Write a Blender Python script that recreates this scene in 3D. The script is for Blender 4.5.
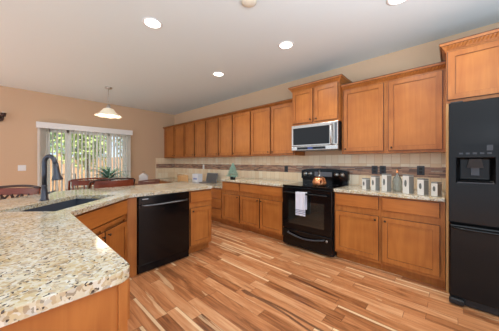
import bpy, bmesh, math, random
from mathutils import Vector, Matrix
from mathutils.geometry import tessellate_polygon
R = math.radians
rnd = random.Random(7)
for o in list(bpy.data.objects): bpy.data.objects.remove(o)
C = bpy.context.scene.collection

# ------------------------------------------------------------ room numbers
W, L, H = 3.492, 6.435, 2.743          # kitchen wall X, patio wall Y, ceiling
U = W - .34                            # upper cabinet fronts
B = W - .63                            # base cabinet fronts

def lin(c):
    return tuple((v/12.92 if v <= .04045 else ((v+.055)/1.055)**2.4) for v in (x/255 for x in c)) + (1,)

# ------------------------------------------------------------ camera
cam = bpy.data.objects.new('camera', bpy.data.cameras.new('camera')); C.objects.link(cam)
cam.location = (0, 0, 1.268)
cam.rotation_euler = (R(90), 0, R(42.66-90))
cam.data.sensor_width = 36; cam.data.lens = 219.4/499*36
cam.data.shift_y = -(165.5-161.56)/499
cam.data.clip_start = .05
S = bpy.context.scene
S.camera = cam
S.view_settings.view_transform = 'Standard'; S.view_settings.look = 'None'
S.view_settings.gamma = 1; S.view_settings.use_curve_mapping = False
S.view_settings.exposure = 0.6

# ------------------------------------------------------------ world and light
w = bpy.data.worlds.new('sky'); S.world = w; w.use_nodes = True
nt = w.node_tree; bg = nt.nodes['Background']
tc = nt.nodes.new('ShaderNodeTexCoord'); nz = nt.nodes.new('ShaderNodeTexNoise'); nz.inputs['Scale'].default_value = 2.2; nz.inputs['Detail'].default_value = 5
rp = nt.nodes.new('ShaderNodeValToRGB'); rp.color_ramp.elements[0].position = .42; rp.color_ramp.elements[0].color = lin((200, 222, 248))
rp.color_ramp.elements[1].position = .58; rp.color_ramp.elements[1].color = lin((238, 245, 255))
nt.links.new(tc.outputs['Generated'], nz.inputs['Vector']); nt.links.new(nz.outputs['Fac'], rp.inputs['Fac']); nt.links.new(rp.outputs['Color'], bg.inputs['Color'])
bg.inputs['Strength'].default_value = 1.1

def area(name, loc, rot, sx, sy, power, col=(1, 1, 1)):
    d = bpy.data.lights.new(name, 'AREA'); d.shape = 'RECTANGLE'; d.size = sx; d.size_y = sy; d.energy = power; d.color = col
    o = bpy.data.objects.new(name, d); C.objects.link(o); o.location = loc; o.rotation_euler = rot
    return o
# unseen fill lamp added behind the camera, aimed up to brighten the ceiling
area('ceiling_fill', (.2, -1.0, 1.4), (R(180), 0, 0), 2.8, 1.6, 95, (.78, .89, 1))
sun = bpy.data.objects.new('sun', bpy.data.lights.new('sun', 'SUN')); C.objects.link(sun)
sun.data.energy = 7.0; sun.data.angle = R(2); sun.rotation_euler = (R(48), 0, R(-60)); sun.data.color = (1, .95, .87)

# ------------------------------------------------------------ materials
def nodes(name):
    m = bpy.data.materials.new(name); m.use_nodes = True
    t = m.node_tree; return m, t, t.nodes['Principled BSDF'], t.nodes.new, t.links.new
def plain(name, c, rough=.5, metal=0, spec=.5, bump=0, bscale=80, trans=0, emis=0):
    m, t, p, N, K = nodes(name)
    p.inputs['Base Color'].default_value = lin(c); p.inputs['Roughness'].default_value = rough
    p.inputs['Metallic'].default_value = metal; p.inputs['Specular IOR Level'].default_value = spec
    p.inputs['Transmission Weight'].default_value = trans
    if emis: p.inputs['Emission Color'].default_value = lin(c); p.inputs['Emission Strength'].default_value = emis
    n = N('ShaderNodeTexNoise'); n.inputs['Scale'].default_value = bscale; n.inputs['Detail'].default_value = 3
    g = N('ShaderNodeTexCoord'); K(g.outputs['Object'], n.inputs['Vector'])
    if bump:
        b = N('ShaderNodeBump'); b.inputs['Strength'].default_value = bump; b.inputs['Distance'].default_value = .004
        K(n.outputs['Fac'], b.inputs['Height']); K(b.outputs['Normal'], p.inputs['Normal'])
    elif rough > .02 and not trans:
        r = N('ShaderNodeMapRange'); r.inputs['To Min'].default_value = rough*.85; r.inputs['To Max'].default_value = min(1, rough*1.15)
        K(n.outputs['Fac'], r.inputs['Value']); K(r.outputs['Result'], p.inputs['Roughness'])
    return m
def ramp(N, stops, interp='LINEAR'):
    r = N('ShaderNodeValToRGB'); r.color_ramp.interpolation = interp
    e = r.color_ramp.elements
    while len(e) < len(stops): e.new(.5)
    for i, (p_, c) in enumerate(stops): e[i].position = p_; e[i].color = lin(c)
    return r
def wood(name, c1, c2, axis='Z', rough=.35, scale=1.0):
    m, t, p, N, K = nodes(name)
    g = N('ShaderNodeTexCoord'); mp = N('ShaderNodeMapping'); K(g.outputs['Object'], mp.inputs['Vector'])
    s = {'X': (1.2, 14, 14), 'Y': (14, 1.2, 14), 'Z': (14, 14, 1.2)}[axis]
    mp.inputs['Scale'].default_value = tuple(v*scale for v in s)
    info = N('ShaderNodeObjectInfo'); K(info.outputs['Random'], mp.inputs['Location'])
    n = N('ShaderNodeTexNoise'); n.inputs['Scale'].default_value = 2.2; n.inputs['Detail'].default_value = 6; n.inputs['Distortion'].default_value = .6
    K(mp.outputs['Vector'], n.inputs['Vector'])
    n2 = N('ShaderNodeTexNoise'); n2.inputs['Scale'].default_value = 3.5; n2.inputs['Detail'].default_value = 2; K(g.outputs['Object'], n2.inputs['Vector'])
    mx = N('ShaderNodeMath'); mx.operation = 'MULTIPLY_ADD'; mx.inputs[1].default_value = .55; K(n2.outputs['Fac'], mx.inputs[0])
    m2 = N('ShaderNodeMath'); m2.operation = 'MULTIPLY'; m2.inputs[1].default_value = .45; K(n.outputs['Fac'], m2.inputs[0]); K(m2.outputs[0], mx.inputs[2])
    r = ramp(N, [(.32, c2), (.68, c1)]); K(mx.outputs[0], r.inputs['Fac']); K(r.outputs['Color'], p.inputs['Base Color'])
    p.inputs['Roughness'].default_value = rough; p.inputs['Specular IOR Level'].default_value = .4
    return m
def granite(name):
    m, t, p, N, K = nodes(name)
    g = N('ShaderNodeTexCoord')
    wn = N('ShaderNodeTexNoise'); wn.inputs['Scale'].default_value = 30; wn.inputs['Detail'].default_value = 3; K(g.outputs['Object'], wn.inputs['Vector'])
    vm = N('ShaderNodeVectorMath'); vm.operation = 'MULTIPLY_ADD'; vm.inputs[1].default_value = (.035,)*3
    K(wn.outputs['Color'], vm.inputs[0]); K(g.outputs['Object'], vm.inputs[2])
    v = N('ShaderNodeTexVoronoi'); v.inputs['Scale'].default_value = 98; K(vm.outputs[0], v.inputs['Vector'])
    sp = N('ShaderNodeSeparateColor'); K(v.outputs['Color'], sp.inputs[0])
    r = ramp(N, [(0, (92, 82, 72)), (.035, (136, 112, 84)), (.12, (172, 144, 102)), (.28, (192, 174, 136)), (.46, (204, 197, 174)), (.68, (212, 211, 202)), (.88, (180, 177, 168)), (.97, (138, 135, 130))], 'CONSTANT')
    K(sp.outputs[0], r.inputs['Fac'])
    n2 = N('ShaderNodeTexNoise'); n2.inputs['Scale'].default_value = 9; n2.inputs['Detail'].default_value = 5; K(g.outputs['Object'], n2.inputs['Vector'])
    r2 = ramp(N, [(.4, (184, 162, 120)), (.62, (206, 202, 188))]); K(n2.outputs['Fac'], r2.inputs['Fac'])
    mx = N('ShaderNodeMix'); mx.data_type = 'RGBA'; mx.inputs[0].default_value = .42; K(r.outputs['Color'], mx.inputs[6]); K(r2.outputs['Color'], mx.inputs[7])
    v3 = N('ShaderNodeTexVoronoi'); v3.inputs['Scale'].default_value = 150; K(vm.outputs[0], v3.inputs['Vector'])
    s3 = N('ShaderNodeSeparateColor'); K(v3.outputs['Color'], s3.inputs[0])
    gt = N('ShaderNodeMath'); gt.operation = 'GREATER_THAN'; gt.inputs[1].default_value = .955; K(s3.outputs[1], gt.inputs[0])
    m3 = N('ShaderNodeMix'); m3.data_type = 'RGBA'; m3.inputs[7].default_value = lin((70, 60, 54)); K(mx.outputs[2], m3.inputs[6]); K(gt.outputs[0], m3.inputs[0])
    K(m3.outputs[2], p.inputs['Base Color'])
    p.inputs['Roughness'].default_value = .1; p.inputs['Specular IOR Level'].default_value = .5
    return m
def floor_mat():
    m, t, p, N, K = nodes('acacia_planks')
    g = N('ShaderNodeTexCoord'); s = N('ShaderNodeSeparateXYZ'); K(g.outputs['Object'], s.inputs[0])
    def M(op, a, b=None, c=None):
        n = N('ShaderNodeMath'); n.operation = op
        for i, x in enumerate((a, b, c)):
            if x is None: continue
            if isinstance(x, (int, float)): n.inputs[i].default_value = x
            else: K(x, n.inputs[i])
        return n.outputs[0]
    PW = .098
    xr = M('DIVIDE', s.outputs['X'], PW); row = M('FLOOR', xr); fx = M('FRACT', xr)
    wn = N('ShaderNodeTexWhiteNoise'); wn.noise_dimensions = '1D'; K(row, wn.inputs['W'])
    yo = M('ADD', M('DIVIDE', s.outputs['Y'], .78), M('MULTIPLY', wn.outputs['Value'], 7.3)); col = M('FLOOR', yo); fy = M('FRACT', yo)
    cb = N('ShaderNodeCombineXYZ'); K(row, cb.inputs[0]); K(col, cb.inputs[1])
    w2 = N('ShaderNodeTexWhiteNoise'); w2.noise_dimensions = '2D'; K(cb.outputs[0], w2.inputs['Vector'])
    # grain: noise stretched along the plank, shifted per plank
    off = N('ShaderNodeVectorMath'); off.operation = 'MULTIPLY_ADD'; off.inputs[1].default_value = (31, 17, 9); K(w2.outputs['Color'], off.inputs[0]); K(g.outputs['Object'], off.inputs[2])
    mp = N('ShaderNodeMapping'); mp.inputs['Scale'].default_value = (16, 1.5, 1); K(off.outputs[0], mp.inputs['Vector'])
    n1 = N('ShaderNodeTexNoise'); n1.inputs['Scale'].default_value = 1.5; n1.inputs['Detail'].default_value = 7; n1.inputs['Distortion'].default_value = 1.3; K(mp.outputs[0], n1.inputs['Vector'])
    mp2 = N('ShaderNodeMapping'); mp2.inputs['Scale'].default_value = (9, 1.0, 1); K(off.outputs[0], mp2.inputs['Vector'])
    n2 = N('ShaderNodeTexNoise'); n2.inputs['Scale'].default_value = 1.0; n2.inputs['Detail'].default_value = 3; n2.inputs['Distortion'].default_value = .8; K(mp2.outputs[0], n2.inputs['Vector'])
    tone = M('ADD', M('MULTIPLY', w2.outputs['Value'], .36), M('MULTIPLY', n1.outputs['Fac'], .72))
    r = ramp(N, [(.2, (86, 50, 30)), (.36, (142, 88, 52)), (.5, (172, 112, 70)), (.64, (190, 130, 86)), (.8, (206, 154, 110)), (.95, (220, 182, 138))])
    K(tone, r.inputs['Fac'])
    # pale sapwood streaks
    sp = M('GREATER_THAN', n2.outputs['Fac'], .635)
    m1 = N('ShaderNodeMix'); m1.data_type = 'RGBA'; K(M('MULTIPLY', sp, .38), m1.inputs[0]); K(r.outputs['Color'], m1.inputs[6]); m1.inputs[7].default_value = lin((234, 204, 160))
    dk = M('LESS_THAN', n2.outputs['Fac'], .33)
    m2 = N('ShaderNodeMix'); m2.data_type = 'RGBA'; K(M('MULTIPLY', dk, .45), m2.inputs[0]); K(m1.outputs[2], m2.inputs[6]); m2.inputs[7].default_value = lin((110, 70, 44))
    # a light sapwood edge on some planks
    hi = M('MULTIPLY', M('GREATER_THAN', M('FRACT', M('MULTIPLY', w2.outputs['Value'], 13.7)), .72), M('GREATER_THAN', fx, .74))
    me = N('ShaderNodeMix'); me.data_type = 'RGBA'; K(M('MULTIPLY', hi, .6), me.inputs[0]); K(m2.outputs[2], me.inputs[6]); me.inputs[7].default_value = lin((240, 214, 172))
    # seams
    e1 = M('LESS_THAN', M('MINIMUM', fx, M('SUBTRACT', 1, fx)), .018); e2 = M('LESS_THAN', M('MINIMUM', fy, M('SUBTRACT', 1, fy)), .003)
    sm = M('MAXIMUM', e1, e2)
    m3 = N('ShaderNodeMix'); m3.data_type = 'RGBA'; K(M('MULTIPLY', sm, .6), m3.inputs[0]); K(me.outputs[2], m3.inputs[6]); m3.inputs[7].default_value = lin((90, 54, 34))
    # one plank carries a dark heartwood figure: a knot trailing two thin curved streaks
    yy = s.outputs['Y']; wob = M('MULTIPLY', M('SINE', M('MULTIPLY', yy, 7.0)), .012)
    halfw = M('MULTIPLY', M('SUBTRACT', 1.46, yy), .045)
    dx = M('ABSOLUTE', M('SUBTRACT', M('SUBTRACT', s.outputs['X'], 1.555), wob))
    line = M('LESS_THAN', M('ABSOLUTE', M('SUBTRACT', dx, halfw)), M('MULTIPLY', n1.outputs['Fac'], .022))
    rng = M('MULTIPLY', M('GREATER_THAN', yy, .66), M('LESS_THAN', yy, 1.46))
    ky = M('MULTIPLY', M('SUBTRACT', yy, 1.45), .35); kd = M('SQRT', M('ADD', M('POWER', M('SUBTRACT', s.outputs['X'], 1.545), 2), M('POWER', ky, 2)))
    fig = M('MAXIMUM', M('MULTIPLY', line, rng), M('LESS_THAN', kd, M('MULTIPLY', n1.outputs['Fac'], .05)))
    m4 = N('ShaderNodeMix'); m4.data_type = 'RGBA'; K(M('MULTIPLY', fig, .72), m4.inputs[0]); K(m3.outputs[2], m4.inputs[6]); m4.inputs[7].default_value = lin((74, 46, 32))
    K(m4.outputs[2], p.inputs['Base Color'])
    p.inputs['Roughness'].default_value = .3; p.inputs['Specular IOR Level'].default_value = .45
    b = N('ShaderNodeBump'); b.inputs['Strength'].default_value = .25; b.inputs['Distance'].default_value = .003; K(n1.outputs['Fac'], b.inputs['Height']); K(b.outputs['Normal'], p.inputs['Normal'])
    return m
def tile_mat(name, tw, th, cols, mortar, msize=.02, offset=.5, rough=.35, var=.7, bump=.3):
    """bricks in the (Y+X, Z) plane of a wall slab"""
    m, t, p, N, K = nodes(name)
    g = N('ShaderNodeTexCoord'); s = N('ShaderNodeSeparateXYZ'); K(g.outputs['Object'], s.inputs[0])
    a = N('ShaderNodeMath'); a.operation = 'ADD'; K(s.outputs['X'], a.inputs[0]); K(s.outputs['Y'], a.inputs[1])
    def M(op, x, y=None):
        n = N('ShaderNodeMath'); n.operation = op
        for i, q in enumerate((x, y)):
            if q is None: continue
            if isinstance(q, (int, float)): n.inputs[i].default_value = q
            else: K(q, n.inputs[i])
        return n.outputs[0]
    zr = M('DIVIDE', s.outputs['Z'], th); row = M('FLOOR', zr); fz = M('FRACT', zr)
    wr = N('ShaderNodeTexWhiteNoise'); wr.noise_dimensions = '1D'; K(row, wr.inputs['W'])
    xr = M('ADD', M('DIVIDE', a.outputs[0], tw), M('MULTIPLY', wr.outputs['Value'], offset*8)); col = M('FLOOR', xr); fx = M('FRACT', xr)
    cb = N('ShaderNodeCombineXYZ'); K(row, cb.inputs[0]); K(col, cb.inputs[1])
    w2 = N('ShaderNodeTexWhiteNoise'); w2.noise_dimensions = '2D'; K(cb.outputs[0], w2.inputs['Vector'])
    n = N('ShaderNodeTexNoise'); n.inputs['Scale'].default_value = 25; n.inputs['Detail'].default_value = 4; K(g.outputs['Object'], n.inputs['Vector'])
    tone = M('ADD', M('MULTIPLY', w2.outputs['Value'], var), M('MULTIPLY', n.outputs['Fac'], 1-var))
    r = ramp(N, cols); K(tone, r.inputs['Fac'])
    ez = M('MULTIPLY', M('MINIMUM', fz, M('SUBTRACT', 1, fz)), th); ex = M('MULTIPLY', M('MINIMUM', fx, M('SUBTRACT', 1, fx)), tw)
    e = M('LESS_THAN', M('MINIMUM', ez, ex), msize)
    mx = N('ShaderNodeMix'); mx.data_type = 'RGBA'; K(e, mx.inputs[0]); K(r.outputs['Color'], mx.inputs[6]); mx.inputs[7].default_value = lin(mortar)
    K(mx.outputs[2], p.inputs['Base Color']); p.inputs['Roughness'].default_value = rough
    b = N('ShaderNodeBump'); b.inputs['Strength'].default_value = bump; b.inputs['Distance'].default_value = .003; b.invert = True
    K(e, b.inputs['Height']); K(b.outputs['Normal'], p.inputs['Normal'])
    return m
M_ = {}
M_['wall'] = plain('tan_paint', (214, 183, 150), .8, bump=.15, bscale=140)
M_['ceil'] = plain('white_ceiling', (224, 236, 238), .9, bump=.2, bscale=90)
M_['white'] = plain('white_paint', (236, 236, 234), .4)
M_['vinyl'] = plain('white_vinyl', (238, 240, 238), .35)
M_['floor'] = floor_mat()
M_['maple'] = wood('glazed_maple', (184, 116, 56), (148, 84, 36))
M_['maple_h'] = wood('glazed_maple_horizontal', (180, 110, 50), (146, 82, 34), 'X')
M_['maple_door'] = wood('glazed_maple_panel', (186, 118, 56), (158, 92, 40), scale=.8)
M_['glaze_and_shade'] = plain('brown_glaze_and_gap_shade', (76, 38, 18), .45)  # antique glaze lines, and painted shade in door and drawer gaps
M_['granite'] = granite('cream_granite')
M_['black'] = plain('black_enamel', (9, 9, 11), .14, spec=.3)
M_['blackglass'] = plain('black_glass', (7, 7, 9), .06, spec=.3)
M_['fridge'] = plain('black_fridge', (15, 15, 16), .22, spec=.26, bump=.12, bscale=220)
M_['blackmat'] = plain('black_plastic', (20, 20, 22), .5)
M_['charcoal'] = plain('charcoal_trim', (52, 54, 60), .35)
M_['steel'] = plain('brushed_steel', (196, 194, 190), .28, metal=1)
M_['dsteel'] = plain('dark_steel', (110, 112, 116), .35, metal=1)
M_['bronze'] = plain('aged_bronze', (70, 56, 46), .4, metal=.8)
M_['slate'] = plain('slate_metal', (74, 75, 82), .32, metal=.6)
M_['sink'] = plain('graphite_sink', (58, 64, 74), .45)
M_['tile'] = tile_mat('travertine_tile', .102, .155, [(.1, (240, 216, 178)), (.5, (248, 229, 196)), (.9, (252, 240, 214))], (222, 196, 158), .0022, 0)
M_['mosaic'] = tile_mat('stone_mosaic', .11, .0165, [(.05, (104, 80, 68)), (.3, (144, 108, 90)), (.5, (178, 136, 110)), (.7, (200, 160, 130)), (.85, (126, 112, 106)), (.97, (206, 188, 164))], (140, 120, 104), .0011, .9, .3, .85)
M_['darkwood'] = wood('cherry_dark', (134, 64, 40), (84, 38, 26), 'X', .25)
M_['blackwood'] = wood('espresso_wood', (74, 50, 42), (44, 28, 24), 'Z', .3)
M_['brownwood'] = wood('walnut_brown', (128, 88, 74), (98, 62, 54), 'X', .4)
M_['lightwood'] = wood('honey_oak', (216, 172, 116), (190, 142, 88), 'Z', .4)
M_['copper'] = plain('copper', (232, 158, 110), .25, metal=.85)
M_['towel'] = plain('white_cotton', (214, 216, 228), .95, bump=.5, bscale=300)
M_['towelstripe'] = plain('grey_stripe', (128, 134, 152), .95, bump=.5, bscale=300)
M_['silver'] = plain('silver_tin', (222, 220, 214), .4, metal=.15)
M_['tinside'] = plain('pewter_tin', (138, 138, 134), .4, metal=.3)
M_['leaf'] = plain('teal_leaf', (98, 140, 118), .6)
M_['leaf2'] = plain('pale_teal_leaf', (158, 190, 172), .6)
M_['treeleaf'] = plain('yellow_green_leaf', (160, 176, 104), .7)
M_['treeleaf2'] = plain('dark_green_leaf', (112, 136, 92), .7)
M_['bark'] = plain('bark', (110, 88, 68), .9, bump=.6, bscale=30)
M_['dry'] = plain('dried_grass', (142, 104, 78), .9)
M_['concrete'] = plain('concrete', (196, 190, 180), .9, bump=.3, bscale=50)
M_['fence'] = wood('cedar_fence', (214, 172, 132), (184, 136, 100), 'Z', .7)
M_['siding'] = plain('beige_siding', (222, 206, 190), .8)
M_['roof'] = plain('brown_shingles', (120, 100, 90), .9, bump=.5, bscale=40)
M_['lampglass'] = plain('frosted_glass', (244, 232, 206), .4, emis=.25)
M_['bulb'] = plain('lit_lens', (255, 250, 240), .3, emis=4)
M_['screen'] = plain('laptop_screen', (84, 84, 84), .25)
M_['laptop'] = plain('laptop_shell', (120, 122, 126), .3, metal=.6)
M_['paper'] = plain('white_paper', (236, 238, 244), .8)
M_['blueprint'] = plain('blue_ink', (150, 164, 214), .8)
M_['amber'] = plain('amber_candle', (222, 160, 110), .6)
M_['logo'] = plain('light_grey_lettering', (190, 192, 196), .5)
M_['cerm'] = plain('white_ceramic', (232, 228, 222), .35)
gm, t, p, N, K = nodes('clear_glass'); p.inputs['Base Color'].default_value = (.6, .62, .62, 1); p.inputs['Roughness'].default_value = .02
tr_ = N('ShaderNodeBsdfTransparent'); tr_.inputs['Color'].default_value = (.96, .98, .97, 1); ms_ = N('ShaderNodeMixShader'); ms_.inputs[0].default_value = .07
K(tr_.outputs[0], ms_.inputs[1]); K(p.outputs[0], ms_.inputs[2]); K(ms_.outputs[0], t.nodes['Material Output'].inputs['Surface'])
M_['glass'] = gm
gm, t, p, N, K = nodes('jar_glass'); p.inputs['Transmission Weight'].default_value = .8; p.inputs['Roughness'].default_value = .05; p.inputs['IOR'].default_value = 1.3; p.inputs['Base Color'].default_value = lin((190, 200, 200))
M_['jar'] = gm

# ------------------------------------------------------------ mesh builder
class MB:
    def __init__(s): s.v = []; s.f = []; s.mi = []; s.sm = []
    def add(s, vs, fs, mi=0, smooth=False):
        o = len(s.v); s.v += [tuple(v) for v in vs]
        for f in fs: s.f.append([i+o for i in f]); s.mi.append(mi); s.sm.append(smooth)
        return s
    def box(s, x0, x1, y0, y1, z0, z1, mi=0):
        return s.frus(x0, x1, y0, y1, z0, x0, x1, y0, y1, z1, mi)
    def frus(s, x0, x1, y0, y1, z0, X0, X1, Y0, Y1, z1, mi=0):
        v = [(x0, y0, z0), (x1, y0, z0), (x1, y1, z0), (x0, y1, z0), (X0, Y0, z1), (X1, Y0, z1), (X1, Y1, z1), (X0, Y1, z1)]
        return s.add(v, [(0, 3, 2, 1), (4, 5, 6, 7), (0, 1, 5, 4), (1, 2, 6, 5), (2, 3, 7, 6), (3, 0, 4, 7)], mi)
    def bar(s, a, b, w_, d_, mi=0, up=(0, 0, 1)):
        a = Vector(a); b = Vector(b); t = (b-a).normalized(); u = Vector(up)
        if abs(t.dot(u)) > .95: u = Vector((1, 0, 0))
        x = t.cross(u).normalized()*w_/2; y = x.cross(t).normalized()*d_/2
        v = [q+sx*x+sy*y for q in (a, b) for sx, sy in ((-1, -1), (1, -1), (1, 1), (-1, 1))]
        return s.add(v, [(0, 1, 2, 3), (7, 6, 5, 4), (0, 4, 5, 1), (1, 5, 6, 2), (2, 6, 7, 3), (3, 7, 4, 0)], mi)
    def tube(s, pts, r, n=10, mi=0):
        pts = [Vector(q) for q in pts]; rs = r if isinstance(r, (list, tuple)) else [r]*len(pts)
        vs = []; prev = None
        for i, q in enumerate(pts):
            t = (pts[min(i+1, len(pts)-1)]-pts[max(i-1, 0)]).normalized()
            if prev is None:
                u = Vector((0, 0, 1)) if abs(t.z) < .9 else Vector((1, 0, 0)); x = t.cross(u).normalized()
            else: x = (prev-t*prev.dot(t)).normalized()
            prev = x; y = t.cross(x)
            for k in range(n):
                a = 2*math.pi*k/n; vs.append(q+rs[i]*(math.cos(a)*x+math.sin(a)*y))
        fs = [(i*n+k, i*n+(k+1) % n, (i+1)*n+(k+1) % n, (i+1)*n+k) for i in range(len(pts)-1) for k in range(n)]
        o = len(vs)
        s.add(vs, fs, mi, True)
        s.add(vs[:n], [tuple(range(n))[::-1]], mi); s.add(vs[-n:], [tuple(range(n))], mi)
        return s
    def lathe(s, prof, n=24, c=(0, 0, 0), mi=0):
        vs = [(c[0]+r*math.cos(2*math.pi*k/n), c[1]+r*math.sin(2*math.pi*k/n), c[2]+z) for r, z in prof for k in range(n)]
        fs = [(i*n+k, i*n+(k+1) % n, (i+1)*n+(k+1) % n, (i+1)*n+k) for i in range(len(prof)-1) for k in range(n)]
        return s.add(vs, fs, mi, True)
    def prism(s, poly, z0, z1, holes=(), mi=0, tf=None):
        loops = [[Vector((x, y, 0)) for x, y in poly]]+[[Vector((x, y, 0)) for x, y in h] for h in holes]
        flat = [v for l in loops for v in l]; n = len(flat)
        tris = tessellate_polygon(loops)
        vs = [(v.x, v.y, z0) for v in flat]+[(v.x, v.y, z1) for v in flat]; fs = []
        for a, b, c in tris:
            nz_ = (flat[b]-flat[a]).cross(flat[c]-flat[a]).z
            if nz_ < 0: b, c = c, b
            fs.append((a, c, b)); fs.append((a+n, b+n, c+n))
        o = 0
        for l in loops:
            k = len(l)
            for i in range(k): fs.append((o+i, o+(i+1) % k, o+(i+1) % k+n, o+i+n))
            o += k
        if tf: vs = [tf(v) for v in vs]
        return s.add(vs, fs, mi)
    def xf(s, m): s.v = [tuple(m @ Vector(v)) for v in s.v]; return s
    def build(s, name, mats, parent=None, bevel=0, loc=None, rz=None, seg=2):
        me = bpy.data.meshes.new(name); me.from_pydata(s.v, [], s.f)
        for m in (mats if isinstance(mats, (list, tuple)) else [mats]): me.materials.append(m)
        for i, pl in enumerate(me.polygons): pl.material_index = s.mi[i]; pl.use_smooth = s.sm[i]
        bm = bmesh.new(); bm.from_mesh(me); bmesh.ops.remove_doubles(bm, verts=bm.verts, dist=1e-5); bmesh.ops.recalc_face_normals(bm, faces=bm.faces); bm.to_mesh(me); bm.free()
        o = bpy.data.objects.new(name, me); C.objects.link(o)
        if parent: o.parent = parent
        if loc: o.location = loc
        if rz is not None: o.rotation_euler.z = rz
        if bevel:
            b = o.modifiers.new('bevel', 'BEVEL'); b.width = bevel; b.segments = seg; b.limit_method = 'ANGLE'; b.angle_limit = R(40)
        return o
def tag(o, label=None, cat=None, group=None, kind=None):
    if label: o['label'] = label
    if cat: o['category'] = cat
    if group: o['group'] = group
    if kind: o['kind'] = kind
    return o
def empty(name, loc, rz, label, cat, group=None):
    o = bpy.data.objects.new(name, None); C.objects.link(o); o.location = loc; o.rotation_euler.z = rz; o.empty_display_size = .1
    return tag(o, label, cat, group)
def copy_tree(o, parent=None):
    c = o.copy(); C.objects.link(c)
    if parent: c.parent = parent
    for ch in [q for q in list(bpy.data.objects) if q.parent == o and q != c]: copy_tree(ch, c)
    return c
def struct(mb, name, mat, **k): o = mb.build(name, mat, **k); o['kind'] = 'structure'; return o

# ------------------------------------------------------------ room shell
struct(MB().box(-2.6, W+.12, -2.5, L+.12, -.12, 0), 'floor', M_['floor'])
struct(MB().box(-2.6, W+.12, -2.5, L+.12, H, H+.12), 'ceiling', M_['ceil'])
struct(MB().box(W, W+.12, -2.5, L+.12, 0, H), 'wall_right', M_['wall'])
DX0, DX1, DZ = .46, 2.16, 2.05
wl = MB(); wl.box(-2.6, DX0, L, L+.12, 0, H); wl.box(DX1, W, L, L+.12, 0, H); wl.box(DX0, DX1, L, L+.12, DZ, H)
struct(wl, 'wall_left', M_['wall'])
struct(MB().box(-2.6, DX0-.02, L-.014, L, 0, .09), 'baseboard_left', M_['white'])
struct(MB().box(DX1+.06, 2.85, L-.014, L, 0, .09), 'baseboard_back', M_['white'])
# sliding patio door
d = tag(bpy.data.objects.new('door_1', None), kind='structure'); C.objects.link(d); d.location = (0, L+.02, 0)
fr = MB(); fr.box(DX0, DX0+.05, 0, .09, 0, DZ); fr.box(DX1-.05, DX1, 0, .09, 0, DZ); fr.box(DX0, DX1, 0, .09, DZ-.05, DZ); fr.box(DX0, DX1, 0, .09, 0, .04)
fr.build('door_frame', M_['vinyl'], d)
for (a, b, y) in ((DX0+.05, .95, .05), (.86, 1.74, .015), (1.66, DX1-.05, .05)):
    s_ = MB()
    s_.box(a, a+.07, y, y+.03, .04, DZ-.05); s_.box(b-.07, b, y, y+.03, .04, DZ-.05); s_.box(a, b, y, y+.03, .04, .14); s_.box(a, b, y, y+.03, DZ-.13, DZ-.05)
    o = s_.build('sliding_sash', M_['vinyl'], d)
    MB().box(a+.07, b-.07, y+.012, y+.018, .14, DZ-.13).build('glass_pane', M_['glass'], o)

# vertical blinds
bl = empty('vertical_blinds', (0, L, 0), 0, 'white vertical blinds hanging open across the sliding patio door', 'blinds')
v = MB(); v.box(.35, 2.21, -.13, -.115, 1.975, 2.095); v.box(.35, .365, -.115, 0, 1.975, 2.095); v.box(2.195, 2.21, -.115, 0, 1.975, 2.095); v.box(.35, 2.21, -.13, 0, 2.09, 2.1)
v.build('valance', M_['vinyl'], bl, .003)
MB().box(.37, 2.19, -.09, -.05, 2.03, 2.07).build('headrail', M_['vinyl'], bl)
vane = None
vm_, t, p, N, K = nodes('blind_fabric'); p.inputs['Base Color'].default_value = lin((246, 244, 238)); p.inputs['Roughness'].default_value = .6
tl_ = N('ShaderNodeBsdfTranslucent'); tl_.inputs['Color'].default_value = lin((246, 246, 242)); mxs = N('ShaderNodeMixShader'); mxs.inputs[0].default_value = .55
K(p.outputs[0], mxs.inputs[1]); K(tl_.outputs[0], mxs.inputs[2]); K(mxs.outputs[0], t.nodes['Material Output'].inputs['Surface'])
xs = [.385, .41, .435, .46, .485] + [.53+.0735*i for i in range(23)]
for i, x in enumerate(xs):
    if vane is None:
        vb = MB(); n = 6
        ys = [(-.044+.088*k/(n-1)) for k in range(n)]
        vs = [(.006*math.cos(y/.044*1.3)+dx, y, z) for dx in (0, .0012) for z in (.03-2.03, 0) for y in ys]
        fs = []
        for s2 in (0, 1):
            o_ = s2*2*n
            for k in range(n-1): fs.append((o_+k, o_+k+1, o_+n+k+1, o_+n+k))
        vb.add(vs, fs, 0, True)
        vane = vb.build('vane', vm_, bl); o = vane
    else:
        o = vane.copy(); C.objects.link(o); o.parent = bl
    o.location = (x, -.07, 2.03); o.rotation_euler.z = R(15+rnd.uniform(-5, 5)) if i > 4 else R(20)

# ------------------------------------------------------------ tiled backsplash
bs = empty('tile_backsplash', (0, 0, 0), 0, 'cream tiled backsplash with a brown stone mosaic stripe behind the counters', 'backsplash')
t_ = MB(); t_.box(W-.012, W-.001, .045, L-.001, .76, 1.071); t_.box(W-.012, W-.001, .045, L-.001, 1.199, 1.372)
t_.box(2.9, W-.012, L-.012, L-.001, .76, 1.071); t_.box(2.9, W-.012, L-.012, L-.001, 1.199, 1.372)
t_.box(2.888, 2.9, L-.014, L-.001, .76, 1.372)
t_.build('travertine_field', M_['tile'], bs)
t_ = MB(); t_.box(W-.014, W-.001, .045, L-.001, 1.071, 1.199); t_.box(2.9, W-.014, L-.014, L-.001, 1.071, 1.199)
t_.build('mosaic_stripe', M_['mosaic'], bs)

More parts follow.
